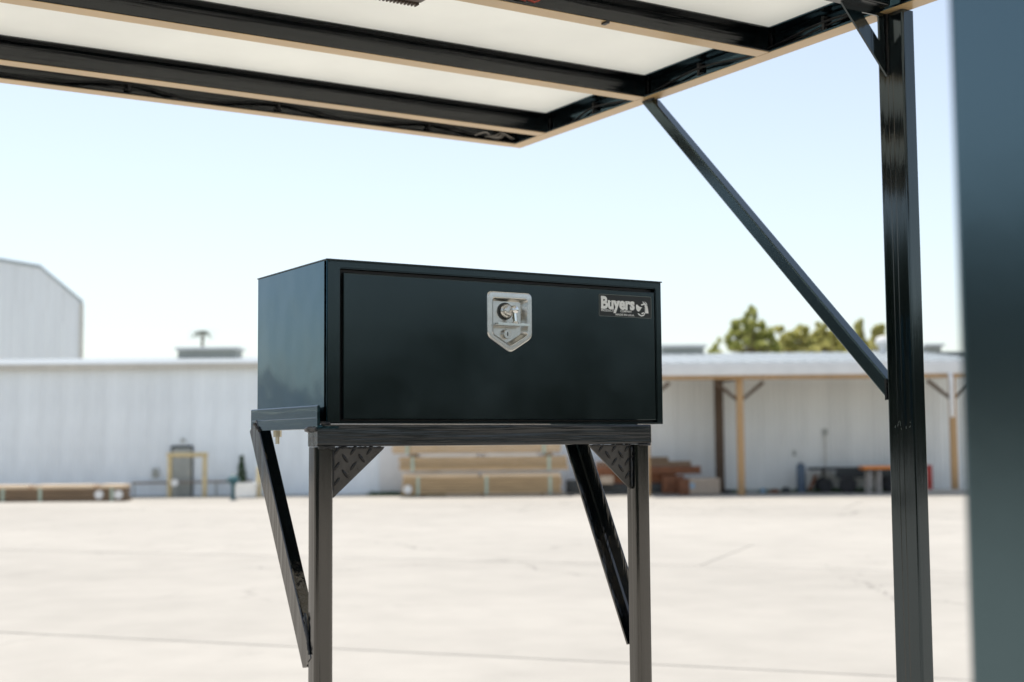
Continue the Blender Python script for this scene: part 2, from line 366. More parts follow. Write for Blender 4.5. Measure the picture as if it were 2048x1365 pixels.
def spline(ctrl, k=8):
    c = [Vector(p) for p in ctrl]; c = [c[0]*2-c[1]] + c + [c[-1]*2-c[-2]]; out = []
    for i in range(1, len(c)-2):
        for j in range(k):
            t = j/k; p0, p1, p2, p3 = c[i-1:i+3]
            out.append(.5*((2*p1)+(p2-p0)*t+(2*p0-5*p1+4*p2-p3)*t*t+(3*p1-p0-3*p2+p3)*t**3))
    return out + [c[-2]]
zl, zh = zc-.026, zc+.002
obj('cable', tube(new_bm(), spline([(xr-.014, 4.35, zl), (xr-.012, 4.1, zl+.004), (xr-.014, 3.95, zh), (xr-.02, 3.72, zl+.004), (xr-.02, 3.62, zl), (xr-.014, 3.36, zh), (xr-.018, 3.12, zl+.006), (xr-.016, 3.0, zl+.01), (xr-.014, 2.80, zh), (xr-.02, 2.6, zh-.012)]), .0042), 'rubber', cn)
obj('cable', tube(new_bm(), spline([(xr-.008, 3.2, zl), (xr-.008, 3.05, zl), (xr-.010, 2.92, zl+.006), (xr-.010, 2.80, zh-.012), (xr-.014, 2.62, zh-.006)]), .0032), 'rubber', cn)
obj('cable', tube(new_bm(), spline([(.5, yf-.014, zh), (.85, yf-.014, zl+.006), (1.0, yf-.016, zl+.002), (1.27, yf-.014, zh), (1.5, yf-.016, zl), (1.8, yf-.014, zh), (2.1, yf-.016, zl), (2.4, yf-.014, zh), (2.6, yf-.016, zl+.01), (2.74, yf-.02, zl+.016)]), .004), 'rubber', cn)
wr = new_bm()
for k in range(5):
    a = random.uniform(2.58, 2.66); tube(wr, spline([(a, yf-.02, zl+.004), (a+.04, yf-.035+random.uniform(-.01, .01), zl-.002+random.uniform(0, .02)), (a+.08, yf-.02, zl+random.uniform(0, .03)), (a+.11, yf-.03, zl+.006)], 6), .0028, 6)
obj('wire_tangle', wr, 'greyleg', cn)
jy = 3.042-FW
jc = obj('cable', tube(new_bm(), spline([(1.2, 3.03, Z+ZB+.012), (1.6, 3.02, Z+ZB+.010), (1.85, 3.01, Z+ZB+.02), (1.95, 3.02, Z+ZB+.012), (2.3, 3.025, Z+ZB+.009), (2.7, 3.02, Z+ZB+.01)]), .0035), 'rubber', cn)
for x in (1.885, 1.915):
    obj('wire_connector', cyl(new_bm(), (x, 3.005, Z+ZB+.024), (x+.024, 3.003, Z+ZB+.018), .0045, .0035, 8), 'redwire', cn)
obj('wire_loop', tube(new_bm(), spline([(1.935, 3.003, Z+ZB+.018), (1.952, 3.0, Z+ZB+.026), (1.945, 3.0, Z+ZB+.038), (1.92, 3.01, Z+ZB+.040)]), .0022), 'redwire', cn)
for x in (1.63, 2.165):
    obj('cable_clip', box(new_bm(), x-.006, x+.006, jy-.004, jy+.02, Z+ZB-.008, Z+ZB-.002, .001), 'rubber', cn)
# finned lamp under the sheet
t = thing('work_light', 'small brown finned lamp casing hanging under the white roof sheet', 'lamp', (1.6, 3.16, Z+1.160))
obj('casing', box(new_bm(), -.06, .065, -.12, -.022, .008, .040, .004), 'bronze', t)
obj('bracket', box(new_bm(), -.01, .01, -.09, -.07, .041, .075, .001), 'bronze', t)
for k in range(12): obj('cooling_fin', box(new_bm(), -.058+k*.0105, -.0535+k*.0105, -.020, .002, .004, .034, .001), 'bronze', t)

# ------------------------------------------------------------------ stand under the tool box
SX0, SX1, SY0 = 1.168, 2.053, 2.675
st = thing('box_stand', 'black steel stand with two legs and tread plate corners carrying the tool box', 'stand', (0, 0, 0))
obj('front_beam', ext(new_bm(), rrect(.050, .0475, .005, 4), P(SX0+.0015, SY0, -.003), (0, 1, 0), (0, 0, 1), (SX1-SX0, 0, 0)), 'tubeX', st)
for x in (SX0, SX1-.042):
    lg = obj('leg', ext(new_bm(), rrect(.042, .050, .0125, 7), Vector((x, SY0+.0015, 0)), (1, 0, 0), (0, 1, 0), (0, 0, Z-.0035)), 'tubeZ', st)
    obj('foot_plate', box(new_bm(), x-.04, x+.082, SY0-.03, SY0+.09, .0005, .011, .002), 'tubeZ', lg)
    obj('weld_bead', bead(P(x+.004, SY0-.001, -.005), P(x+.040, SY0-.001, -.005), .0028), 'weld', lg)
for s, x in ((1, SX0), (-1, SX1)):                                   # side rails: angle, lip up outside the box
    rl = obj('side_rail', ext(new_bm(), angle(.05, .006), P(x, SY0-.002 if s > 0 else SY0+.052, .0350 if s > 0 else .0), (s, 0, 0), (0, 0, 1), (0, .385, 0)), 'tubeY', st)
    if s > 0:
        obj('mill_line', ext(new_bm(), [(-.0006, 0), (.0002, -.0012), (.0002, .0012)], P(x, SY0, .058), (1, 0, 0), (0, 0, 1), (0, .38, 0)), 'tubeY', rl)
        obj('weld_bead', bead(P(x-.002, SY0, .034), P(x-.002, SY0+.05, .034), .005), 'weld', rl)
        obj('weld_bead', bead(P(x+.008, SY0-.003, .048), P(x+.035, SY0+.01, .046), .004), 'weld', rl)
        obj('bolt', cyl(new_bm(), P(1.190, 2.948, .034), P(1.190, 2.948, .004), .0045, n=10), 'zinc', rl)
        obj('nut', cyl(new_bm(), P(1.190, 2.948, .0345), P(1.190, 2.948, .020), .0095, n=6), 'zinc', rl)
    # knee brace, angle iron from the rail's far end down to the leg
    top = P(x, 3.062 if s > 0 else 2.992, .034 if s > 0 else -.001); bot = P(x, 2.742 if s > 0 else 2.730, -.472 if s > 0 else -.492)
    dd = (top-bot); Ld = dd.length; dd.normalize(); pn = Vector((0, -dd.z, dd.y))    # towards the camera side
    xs = x-.0015 if s > 0 else x-.0015
    kn = obj('knee_brace', ext(new_bm(), angle(.05, .0055) if s > 0 else [(min(u_k, .040), v_k) for u_k, v_k in angle(.05, .0055)], Vector((xs, bot.y, bot.z)), Vector((s, 0, 0)), pn, dd*Ld), 'tubeZ', st)
    if s > 0:
        obj('weld_bead', bead(P(xs-.001, 2.706, -.44), P(xs-.001, 2.729, -.355), .0035), 'weld', kn)
        obj('weld_bead', bead(P(xs-.001, 3.03, .05), P(xs-.001, 3.00, .035), .004), 'weld', kn)
lug_me = bpy.data.meshes.new('tread_lug'); bm = new_bm()
for i in range(8):
    pass
bmesh.ops.create_uvsphere(bm, u_segments=8, v_segments=4, radius=1)
for v in bm.verts: v.co = Vector((v.co.x*.0125, v.co.y*.0022, v.co.z*.0034))
bm.to_mesh(lug_me); bm.free(); lug_me.materials.append(M['lug'])
for s, xc in ((1, SX0+.042), (-1, SX1-.042)):
    tri = [(0, 0), (.128, 0), (.124, -.006), (.006, -.108), (0, -.108)]
    y = SY0+.022
    g = obj('gusset', ext(new_bm(), [(p[0]*(1 if s > 0 else .98), p[1]) for p in tri], P(xc+s*.0005, y, -.004), (s, 0, 0), (0, 0, 1), (0, .005, 0)), 'tread', st)
    obj('weld_bead', bead(P(xc+s*.003, y-.002, -.008), P(xc+s*.003, y-.002, -.106), .0036), 'weld', g)
    obj('weld_bead', bead(P(xc+s*.006, y-.002, -.0055), P(xc+s*.118, y-.002, -.0055), .0024), 'weld', g)
    for i in range(7):
        for j in range(7):
            u = .014 + i*.0195 + (j % 2)*.0; v = -.012 - j*.0165
            if (i+j) % 2: continue
            if u + (-v)*1.2 > .128 or u > .12: continue
            o = obj_me('tread_lug', lug_me, None, g, P(xc+s*u, y-.0006, v))
            o.rotation_euler = (0, rad(52 if (i % 2) else -52), 0)

# ------------------------------------------------------------------ tool box
BX0, BX1, BY0, BY1, BZ0, BZ1 = 1.2064, 2.1208, 2.711, 3.117, .0462, .4036
tb = thing('tool_box', 'long black metal tool box with silver latch on the steel stand', 'tool box', P(BX0, BY0, BZ0))
def TB(bm):
    bmesh.ops.translate(bm, verts=bm.verts, vec=-P(BX0, BY0, BZ0)); return bm
W_, D_, H_ = BX1-BX0, BY1-BY0, BZ1-BZ0
DX0, DX1, DZ0, DZ1 = 1.2465, 2.0985, .0555, .3765                    # door
OX0, OX1, OZ0, OZ1 = 1.2385, 2.1025, .0515, .3855                    # opening
b = new_bm()
box(b, 0, .0018, .0012, D_, 0, H_-.002, .0006)
side = obj('side_panel', b, 'boxside', tb)
obj('side_panel', box(new_bm(), W_-.0018, W_, .0012, D_, 0, H_-.002, .0006), 'boxside', tb)
obj('back_panel', box(new_bm(), .002, W_-.002, D_-.002, D_-.0003, .001, H_-.003), 'box', tb)
obj('floor_panel', box(new_bm(), .002, W_-.002, .002, D_-.0022, .0004, .0025), 'box', tb)
obj('top_panel', box(new_bm(), -.002, W_+.002, -.003, D_+.002, H_-.0018, H_+.0012, .001), 'box', tb)
b = new_bm()                                                         # front frame ring, folded back round the opening
outr = [(0, 0), (W_, 0), (W_, H_-.002), (0, H_-.002)]
innr = [(OX0-BX0, OZ0-BZ0), (OX1-BX0, OZ0-BZ0), (OX1-BX0, OZ1-BZ0), (OX0-BX0, OZ1-BZ0)]
rings = [[b.verts.new((x, y, z)) for x, z in r] for r, y in ((outr, .014), (outr, 0), (innr, 0), (innr, .020))]
for a, c in zip(rings, rings[1:]):
    for i in range(4): b.faces.new((a[i], a[(i+1) % 4], c[(i+1) % 4], c[i]))
bmesh.ops.bevel(b, geom=[e for e in b.edges if abs(e.verts[0].co.y) < 1e-6 and abs(e.verts[1].co.y) < 1e-6], offset=.0022, segments=3, affect='EDGES')
obj('front_frame', b, 'box', tb)
obj('weather_seal', box(new_bm(), OX0-BX0+.001, OX1-BX0-.001, .0165, .0195, OZ0-BZ0+.001, OZ1-BZ0-.001), 'rubber', tb)
hw = .0615; LX, LZ = 1.6712-BX0, .2865-BZ0
ii = round_poly([(-hw+.0135, .0535), (hw-.0135, .0535), (hw-.0135, -.0315), (0, -.0585), (-hw+.0135, -.0315)], .007, 5)
b = new_bm(); rc = .004
fr = [(DX0-BX0, DZ0-BZ0), (DX1-BX0, DZ0-BZ0), (DX1-BX0, DZ1-BZ0), (DX0-BX0, DZ1-BZ0)]
def inset(d): return [(fr[0][0]+d, fr[0][1]+d), (fr[1][0]-d, fr[1][1]+d), (fr[2][0]-d, fr[2][1]-d), (fr[3][0]+d, fr[3][1]-d)]
rg = [[b.verts.new((x, y, z)) for x, z in inset(d)] for d, y in ((0, .012), (0, .0015), (.0008, .0002), (.0026, -.0005))]
for a, c in zip(rg, rg[1:]):
    for i in range(4): b.faces.new((a[i], a[(i+1) % 4], c[(i+1) % 4], c[i]))
hl = [b.verts.new((LX+x, -.0005, LZ+z)) for x, z in ii]; hb = [b.verts.new((v.co.x, .012, v.co.z)) for v in hl]
he = [b.edges.new((hl[i], hl[(i+1) % len(hl)])) for i in range(len(hl))]
oe = [b.edges.get((rg[3][i], rg[3][(i+1) % 4])) for i in range(4)]
bmesh.ops.triangle_fill(b, edges=he+oe, use_beauty=True, normal=(0, -1, 0))
for i in range(len(hl)): b.faces.new((hl[i], hl[(i+1) % len(hl)], hb[(i+1) % len(hb)], hb[i]))
dr = obj('door', b, 'box', tb, smooth=20)
# sticker
def flat(pts, y, m, name, parent):
    b = new_bm(); b.faces.new([b.verts.new((x, y, z)) for x, z in pts]); return obj(name, b, m, parent, smooth=0)
KX0, KX1, KZ0, KZ1 = 1.9275, 2.0885, .3095, .3645
kx, kz, kw, kh = KX0-BX0, KZ0-BZ0, KX1-KX0, KZ1-KZ0
ko = [(kx+x, kz+z) for x, z in rrect(kw, kh, .004)]
sk = obj('sticker', ext(new_bm(), [(x, z) for x, z in ko], (0, -.0009, 0), (1, 0, 0), (0, 0, 1), (0, .0003, 0)), 'sticker', tb, smooth=0)
ring_o, ring_i = [(kx+x, kz+z) for x, z in rrect(kw, kh, .004)], [(kx+.0012+x, kz+.0012+z) for x, z in rrect(kw-.0024, kh-.0024, .003)]
b = new_bm(); va_ = [b.verts.new((x, -.00105, z)) for x, z in ring_o]; vb_ = [b.verts.new((x, -.00105, z)) for x, z in ring_i]
for i in range(len(va_)): b.faces.new((va_[i], va_[(i+1) % len(va_)], vb_[(i+1) % len(vb_)], vb_[i]))
obj('border', b, 'stickedge', sk, smooth=0)
def text(s, x0, z0, w, h, weight, yoff=-.0012):
    cu = bpy.data.curves.new('lettering', 'FONT'); cu.body = s; cu.size = 1; cu.offset = weight; cu.resolution_u = 3; cu.space_character = 1.0
    to = bpy.data.objects.new('lettering', cu); C.objects.link(to); bpy.context.view_layer.update()
    me = bpy.data.meshes.new_from_object(to.evaluated_get(bpy.context.evaluated_depsgraph_get())); bpy.data.objects.remove(to)
    xs = [v.co.x for v in me.vertices]; cap = .70
    sx = w/(max(xs)-min(xs)); sz = h/cap; mn = min(xs)
    for v in me.vertices: v.co = Vector((x0 + (v.co.x-mn)*sx, yoff, z0 + v.co.y*sz))
    return obj_me('lettering', me, 'print', sk, smooth=0)
def fx(u): return kx + u*kw
def fz(v): return kz + (1-v)*kh
text('Buyers', fx(.04), fz(.63), kw*.635, kh*.52, .045)
text('PRODUCTS', fx(.04), fz(.775), kw*.25, kh*.095, .02)
text('COMPANY', fx(.40), fz(.775), kw*.22, kh*.095, .02)
text('MADE IN U.S.A.', fx(.31), fz(.93), kw*.36, kh*.085, .02)
for u0_, u1_, v0_, v1_ in ((.036, .075, .58, .635), (.036, .075, .115, .165), (.195, .225, .30, .345), (.265, .30, .30, .345), (.455, .49, .30, .345), (.45, .51, .585, .63), (.305, .35, .30, .345), (.39, .425, .30, .345)):
    flat([(fx(u0_), fz(v1_)), (fx(u1_), fz(v1_)), (fx(u1_), fz(v0_)), (fx(u0_), fz(v0_))], -.00125, 'print', 'serif', sk)
def emb(pts): flat([(fx((x-250)/1530), fz((y-150)/640)) for x, y in pts], -.00125, 'print', 'emblem', sk)
emb([(1322, 415), (1352, 396), (1385, 425), (1440, 468), (1505, 470), (1462, 520), (1440, 570), (1400, 604), (1355, 585), (1322, 520)])
emb([(1463, 392), (1545, 358), (1505, 285), (1580, 345), (1645, 395), (1600, 412), (1560, 398), (1490, 425)])
emb([(1575, 290), (1640, 345), (1662, 395), (1640, 385), (1600, 340)])
emb([(1585, 385), (1658, 420), (1678, 520), (1692, 642), (1602, 642), (1608, 540), (1575, 440)])
emb([(1365, 655), (1400, 655), (1470, 705), (1540, 690), (1582, 610), (1585, 520), (1555, 488), (1605, 520), (1602, 620), (1560, 715), (1480, 742), (1410, 710)])
emb([(1478, 640), (1540, 612), (1565, 625), (1530, 665), (1490, 672)])
# latch
lt = obj('latch', None or TB(box(new_bm(), 1.6712-.045, 1.6712+.045, BY0+.013, BY0+.015, Z+.245, Z+.335)), 'stain', tb)
hw = .0615
oo = round_poly([(-hw, .0685), (hw, .0685), (hw, -.0385), (0, -.0755), (-hw, -.0385)], .013, 5)
ii = round_poly([(-hw+.0135, .0535), (hw-.0135, .0535), (hw-.0135, -.0315), (0, -.0585), (-hw+.0135, -.0315)], .007, 5)
i2 = round_poly([(-hw+.019, .0470), (hw-.024, .0470), (hw-.024, -.0285), (0, -.0495), (-hw+.019, -.0285)], .006, 5)
b = new_bm(); n = len(oo)
R = [[b.verts.new((LX+x*k, y, LZ+z*k)) for x, z in prof] for prof, y, k in ((oo, -.0006, 1), (oo, -.0024, .985), (oo, -.0030, .95), (ii, -.0030, 1.03), (ii, -.0042, 1.015), (ii, -.0030, .97), (i2, .011, 1))]
for a, c in zip(R, R[1:]):
    for i in range(n): b.faces.new((a[i], a[(i+1) % n], c[(i+1) % n], c[i]))
b.faces.new(R[-1])
obj('bezel', b, 'stain', lt, smooth=50)
b = new_bm(); lathe(b, [(.0165, .0105), (.0165, .002), (.0145, -.0005), (.012, -.001), (.012, -.0075), (.0105, -.0095), (.004, -.0105)], 24, 'Y', (LX-.006, 0, LZ+.024))
obj('pivot_boss', b, 'stain', lt)
obj('boss_shadow_ring', lathe(new_bm(), [(.0205, .0108), (.0205, .0088), (.0168, .0084), (.0168, .0108)], 24, 'Y', (LX-.006, 0, LZ+.024)), 'dark', lt)  # dark ring added as the shadow round the boss
b = new_bm(); lathe(b, [(.003, -.019), (.0085, -.0175), (.0105, -.013), (.0105, -.004), (.0095, -.002)], 16, 'Y', (LX+.006, 0, LZ+.026))
cyl(b, (LX+.006, -.011, LZ+.020), (LX+.007, -.013, LZ-.002), .0062, .0050, 12)
cyl(b, (LX+.007, -.013, LZ-.001), (LX+.007, -.013, LZ-.007), .005, .0095, 12)
obj('handle_stem', b, 'chrome', lt)
b = ext(new_bm(), rrect(.086, .020, .004, 4), (LX-.043, -.020, LZ-.0095), (1, 0, 0), (0, 1, 0), (0, 0, .0035))
ext(b, rrect(.086, .005, .0015, 3), (LX-.043, -.0205, LZ-.0115), (1, 0, 0), (0, 0, 1), (0, .0022, 0))
obj('folding_handle', b, 'chrome', lt)
b = lathe(new_bm(), [(.0115, .0105), (.0115, .003), (.0105, .0012), (.0085, .0012), (.0082, .0022), (.002, .0022)], 20, 'Y', (LX-.004, 0, LZ-.030))
obj('lock_cylinder', b, 'stain', lt)
obj('key_slot', box(new_bm(), LX-.0048, LX-.0032, .0008, .0021, LZ-.0345, LZ-.0255), 'dark', lt)

# ------------------------------------------------------------------ low warehouse with lean-to
WB = 57.4
RZ = -YAW
def yt(name, label, cat, a, b, z=0, rz=0, group=None): return thing(name, label, cat, B(a, b, z), RZ+rz, group)
wh = yt('warehouse', 'long low white metal warehouse with open lean-to on its right side', 'building', 0, WB)
def rib_panel(w, h, ribs, depth):
    prof = [(0, 0)]
    for k in range(ribs):
        c = w*(k+.5)/ribs
        prof += [(c-.045, 0), (c-.022, -depth), (c+.022, -depth), (c+.045, 0)]
    prof += [(w-.004, 0), (w-.004, .03), (0, .03)]
    b = new_bm(); ext(b, prof, (0, 0, 0), (1, 0, 0), (0, 1, 0), (0, 0, h)); return b
PW = .92
def panel_mesh(m, h):
    b = rib_panel(PW, h, 4, .035); bmesh.ops.recalc_face_normals(b, faces=b.faces); me = bpy.data.meshes.new('siding_panel'); b.to_mesh(me); b.free(); me.materials.append(M[m]); return me
meL, meR = panel_mesh('siding', 5.42), panel_mesh('sidingR', 5.42)
LT0, LT1, LB = 4.6, 22.0, 53.4-WB                                    # lean-to extent and front line
a = -99.0
while a < LT1-.1:
    o = obj_me('siding_panel', meR if a > LT0 else meL, None, wh, (a, 0, .02), 0, 0); a += PW
WR = a
obj('footing', box(new_bm(), -99, WR, -.04, .2, -.02, .06), 'doorgrey', wh, smooth=0)
# roof: one slope from ridge to eave, running on over the lean-to
def slope(a0, a1, b0, z0, b1, z1, th=.08):
    return ext(new_bm(), [(b0, z0), (b1, z1), (b1, z1+th), (b0, z0+th)], (a0, 0, 0), (0, 1, 0), (0, 0, 1), (a1-a0, 0, 0))
RB, RZr = 6.3, 6.16
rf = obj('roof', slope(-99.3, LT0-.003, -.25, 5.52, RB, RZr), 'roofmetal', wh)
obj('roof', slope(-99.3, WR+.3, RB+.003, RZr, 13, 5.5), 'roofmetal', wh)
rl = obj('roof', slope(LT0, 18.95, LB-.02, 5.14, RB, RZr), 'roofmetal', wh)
for k in range(30):
    x = LT0+.3+k*.6
    if x < 18.8: obj('roof_rib', ext(new_bm(), [(LB-.02, 5.215), (RB-.05, RZr+.07), (RB-.05, RZr+.11), (LB-.02, 5.255)], (x, 0, 0), (0, 1, 0), (0, 0, 1), (.04, 0, 0)), 'roofmetal', rl, smooth=0)
obj('eave_trim', box(new_bm(), -99.3, LT0-.004, -.33, -.255, 5.36, 5.60, .01), 'trim', wh)
obj('fascia', box(new_bm(), LT0, 18.95, LB-.16, LB-.03, 4.70, 5.19, .02), 'white', wh)
obj('back_wall', box(new_bm(), -99, WR, 12.8, 12.95, 0, 5.5), 'siding', wh, smooth=0)
obj('end_wall', box(new_bm(), WR-.08, WR-.002, .04, 12.8, 0, 5.6), 'siding', wh, smooth=0)
obj('lean_to_soffit_beam', box(new_bm(), LT0, 18.7, LB+.02, LB+.16, 4.55, 4.98), 'postT', wh, smooth=0)
def a_of(u, b): return (u-1024)/2728*b
def z_of(u, v, b): return EYE + (893.4-.00816*(u-365)-v)/2728*b
# lean-to posts with knee braces
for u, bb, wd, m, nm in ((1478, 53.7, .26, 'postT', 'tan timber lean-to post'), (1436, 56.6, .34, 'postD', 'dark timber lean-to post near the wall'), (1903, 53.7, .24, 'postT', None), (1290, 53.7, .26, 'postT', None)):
    x, y = a_of(u, bb), bb-WB
    p = obj('post', box(new_bm(), x-wd/2, x+wd/2, y-wd/2, y+wd/2, 0, 4.545 if bb < 55 else 4.9, .012), m, wh)
    if nm: p['label'] = nm
    for s in (-1, 1):
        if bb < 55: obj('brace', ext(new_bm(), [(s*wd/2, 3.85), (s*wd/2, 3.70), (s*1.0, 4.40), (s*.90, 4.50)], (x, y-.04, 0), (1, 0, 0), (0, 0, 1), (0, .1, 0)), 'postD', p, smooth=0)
x0, x1 = a_of(1436, 56.6), a_of(1478, 53.7)
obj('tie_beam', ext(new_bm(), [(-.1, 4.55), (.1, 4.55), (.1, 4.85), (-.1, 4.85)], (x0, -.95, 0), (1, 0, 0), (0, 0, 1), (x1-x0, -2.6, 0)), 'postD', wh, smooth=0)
x = a_of(1901, 53.2)
b = new_bm(); box(b, x-.07, x+.07, LB-.32, LB-.20, 3.0, 4.45, .01); ext(b, [(0, 0), (.12, 0), (.24, .3), (.12, .3)], (x-.07, LB-.32, 4.45), (0, 1, 0), (0, 0, 1), (.14, 0, 0))
obj('downspout', b, 'white', wh)
# door
xd = a_of(365, WB)
dd_ = obj('door', box(new_bm(), xd-.40, xd+.40, -.075, -.045, .06, 2.02, .008), 'doorgrey', wh)
obj('door_frame', ext(new_bm(), [(-.46, 0), (-.405, 0), (-.405, 2.03), (.405, 2.03), (.405, 0), (.46, 0), (.46, 2.12), (-.46, 2.12)], (xd, -.09, .02), (1, 0, 0), (0, 0, 1), (0, .06, 0)), 'dark', dd_, smooth=0)
obj('handle', cyl(new_bm(), (xd+.32, -.13, 1.0), (xd+.32, -.07, 1.0), .03), 'zinc', dd_)
obj('door_lamp', box(new_bm(), xd-.02, xd+.12, -.2, -.05, 2.3, 2.42, .01), 'doorgrey', wh)
x = a_of(313, WB); obj('meter_box', box(new_bm(), x-.12, x+.12, -.16, -.045, .82, 1.2, .01), 'doorgrey', wh)
x = a_of(758, WB); obj('sliding_door', box(new_bm(), x, x+2.4, -.12, -.045, .1, 4.6, .01), 'white', wh)
x = a_of(1646, WB)
cb = obj('wall_box', box(new_bm(), x-.07, x+.09, -.12, -.045, 2.35, 2.62, .01), 'doorgrey', wh)
obj('conduit', cyl(new_bm(), (x, -.07, .1), (x, -.07, 2.349), .03), 'trim', cb)
x = a_of(1584, WB); obj('wall_box', box(new_bm(), x-.06, x+.06, -.1, -.045, 1.5, 1.72, .01), 'doorgrey', wh)
# ridge vents and turbine
for u0_, u1_, v0_ in ((360, 478, 697), (1322, 1405, 692), (1846, 1876, 690)):
    bb = WB+RB; x0, x1 = a_of(u0_, bb), a_of(u1_, bb); zt = z_of(u0_, v0_, bb)
    vn = obj('ridge_vent', box(new_bm(), x0, x1, RB-.6, RB+.6, RZr-.02, zt-.13), 'doorgrey', wh, smooth=0)
    obj('vent_cap', box(new_bm(), x0-.12, x1+.12, RB-.8, RB+.8, zt-.128, zt, .02), 'white', vn)
x = a_of(1766, 62.5)
b = new_bm(); lathe(b, [(.18, 0), (.18, .35), (.30, .42), (.38, .6), (.30, .78), (.1, .86)], 14, 'Z', (x, 4.9, 6.02)); obj('turbine_vent', b, 'white', wh)
x = a_of(1572, 55.5)
obj('roof_patch', slope(x-.7, x+.7, -2.6, 5.14+.083+.0733, -2.0, 5.14+.083+.0733+.0594, .03), 'doorgrey', wh, smooth=0)

# ------------------------------------------------------------------ tall shed far left
GB = 92
gs = yt('tall_shed', 'tall grey metal shed with steep roof shoulder behind the low warehouse', 'building', 0, GB)
gs.location = B(a_of(162, GB), GB); gs.rotation_euler.z += rad(18.5)
def gtop(x):
    pts = [(a_of(-290, GB), z_of(-290, 605, GB)), (a_of(-203, GB), z_of(-203, 537, GB)), (a_of(-64, GB), z_of(-64, 518, GB)), (a_of(75, GB), z_of(75, 536, GB)), (a_of(162, GB), z_of(162, 605, GB))]
    for p, q in zip(pts, pts[1:]):
        if p[0] <= x <= q[0]: return p[1] + (q[1]-p[1])*(x-p[0])/(q[0]-p[0])
    return pts[0][1] if x < pts[0][0] else pts[-1][1]
KS = .95; _g = gtop; gtop = lambda x: _g(x/KS + a_of(162, GB))
brk = [(a_of(q, GB)-a_of(162, GB))*KS for q in (-290, -203, -64, 75, 162)]; gx0, gx1 = brk[0], brk[-1]
x = gx0; k = 0
while x < gx1-.05:
    e = min(x+1.02, gx1); nb = [q for q in brk if x+.02 < q < e-.02]
    xs = [x]+nb+[e-.012]
    pr = [(x, 0), (e-.012, 0)] + [(q, gtop(q)-.08) for q in xs[::-1]]
    p = obj('siding_panel', ext(new_bm(), pr, (0, 0, 0), (1, 0, 0), (0, 0, 1), (0, .05, 0)), 'sidingG', gs, smooth=0)
    for r in (.25, .75):
        q = x+(e-x)*r; obj('rib', box(new_bm(), q-.06, q+.06, -.05, -.002, .1, gtop(q)-.25), 'sidingG', p, smooth=0)
    x = e
for p, q in zip(brk, brk[1:]):
    obj('roof', ext(new_bm(), [(p, gtop(p)-.08), (q, gtop(q)-.08), (q, gtop(q)+.12), (p, gtop(p)+.12)], (0, -.1, 0), (1, 0, 0), (0, 0, 1), (0, 26, 0)), 'roofmetal', gs, smooth=0)
obj('side_wall', box(new_bm(), gx1-.06, gx1-.002, .06, 25, 0, gtop(gx1)-.1), 'sidingG', gs, smooth=0)
obj('corner_trim', box(new_bm(), gx1-.2, gx1+.06, -.12, -.052, 0, gtop(gx1)-.1), 'trim', gs, smooth=0)

# ------------------------------------------------------------------ lumber
def bundle(label, a, b, z, L_, h, d, layers, m, straps, group, wrap=None, wm='wrap', dots=(), base=False):
    t = yt('lumber_bundle', label, 'lumber', a, b, z, 0, group)
    lh = h/layers
    for k in range(layers):
        s0, s1 = random.uniform(-.05, .05), random.uniform(-.05, .05)
        obj('board_layer', box(new_bm(), s0, L_+s1, random.uniform(0, .02), d, k*lh+.022, (k+1)*lh, .008), m, t)
    if base:
        for q in (.12, .5, .88): obj('skid', box(new_bm(), L_*q-.05, L_*q+.05, .05, d-.05, -.09, .006), 'lumberD', t, smooth=0)
    for q in straps:
        obj('strap', ext(new_bm(), [(-.012, -.004), (d+.012, -.004), (d+.012, h+.008), (-.012, h+.008), (-.012, h+.004), (d+.008, h+.004), (d+.008, 0), (-.008, 0), (-.008, h+.004), (-.012, h+.004)][:4], (L_*q-.06, 0, 0), (0, 1, 0), (0, 0, 1), (.12, 0, 0)), 'strap', t, smooth=0)
    if wrap:
        for q0, q1 in wrap: obj('wrap_sheet', box(new_bm(), L_*q0, L_*q1, -.012, d+.01, h+.001, h+.13, .03), wm, t)
    for q, zz in dots:
        obj('end_cap', cyl(new_bm(), (L_*q, -.06, zz), (L_*q, -.011, zz), .17, n=16), 'white', t)
    return t
gl = 'strapped lumber bundles stacked in the middle of the yard'
bb = 54.6; x0 = a_of(803, bb); L1 = a_of(1120, bb)-x0
bundle('bottom strapped lumber bundle of the three-high stack', x0, bb, .10, L1, .70, 1.2, 6, 'lumber', (.10, .53, .93), gl, wrap=((.0, .48), (.5, .995)), wm='lumberT', dots=((.035, .22),), base=True)
x2 = a_of(797, bb); bundle('middle strapped lumber bundle of the three-high stack', x2, bb, 1.04, a_of(1133, bb)-x2, .56, 1.2, 5, 'lumber', (.08, .89), gl)
x3 = a_of(783, bb); bundle('top strapped lumber bundle of the three-high stack', x3, bb, 1.72, a_of(1120, bb)-x3, .60, 1.2, 5, 'lumber', (.09, .90), gl)
for a_, zz, w_ in ((.06, 0, .55), (.50, 0, .2), (.86, 0, .7)):
    L_ = a_of(1133, bb)-x2
    o = yt('spacer_block', 'short timber spacer block %s between the upper lumber bundles' % ('at left' if a_ < .2 else 'at centre' if a_ < .6 else 'at right'), 'block', x2+L_*a_, bb+.02, 1.602)
    obj('block', box(new_bm(), 0, w_*.5, 0, 1.1, 0, .115, .005), 'lumberD', o)
o = yt('plastic_sheeting', 'white plastic sheeting laid between the top two lumber bundles', 'sheeting', x2+.9, bb-.01, 1.602)
obj('sheet', box(new_bm(), 0, 2.2, 0, 1.1, .0, .112, .03), 'wrap', o); obj('sheet', box(new_bm(), 2.5, 4.6, .0, 1.1, .0, .112, .03), 'wrap', o)
bb = 53.2; x0 = a_of(-60, bb)
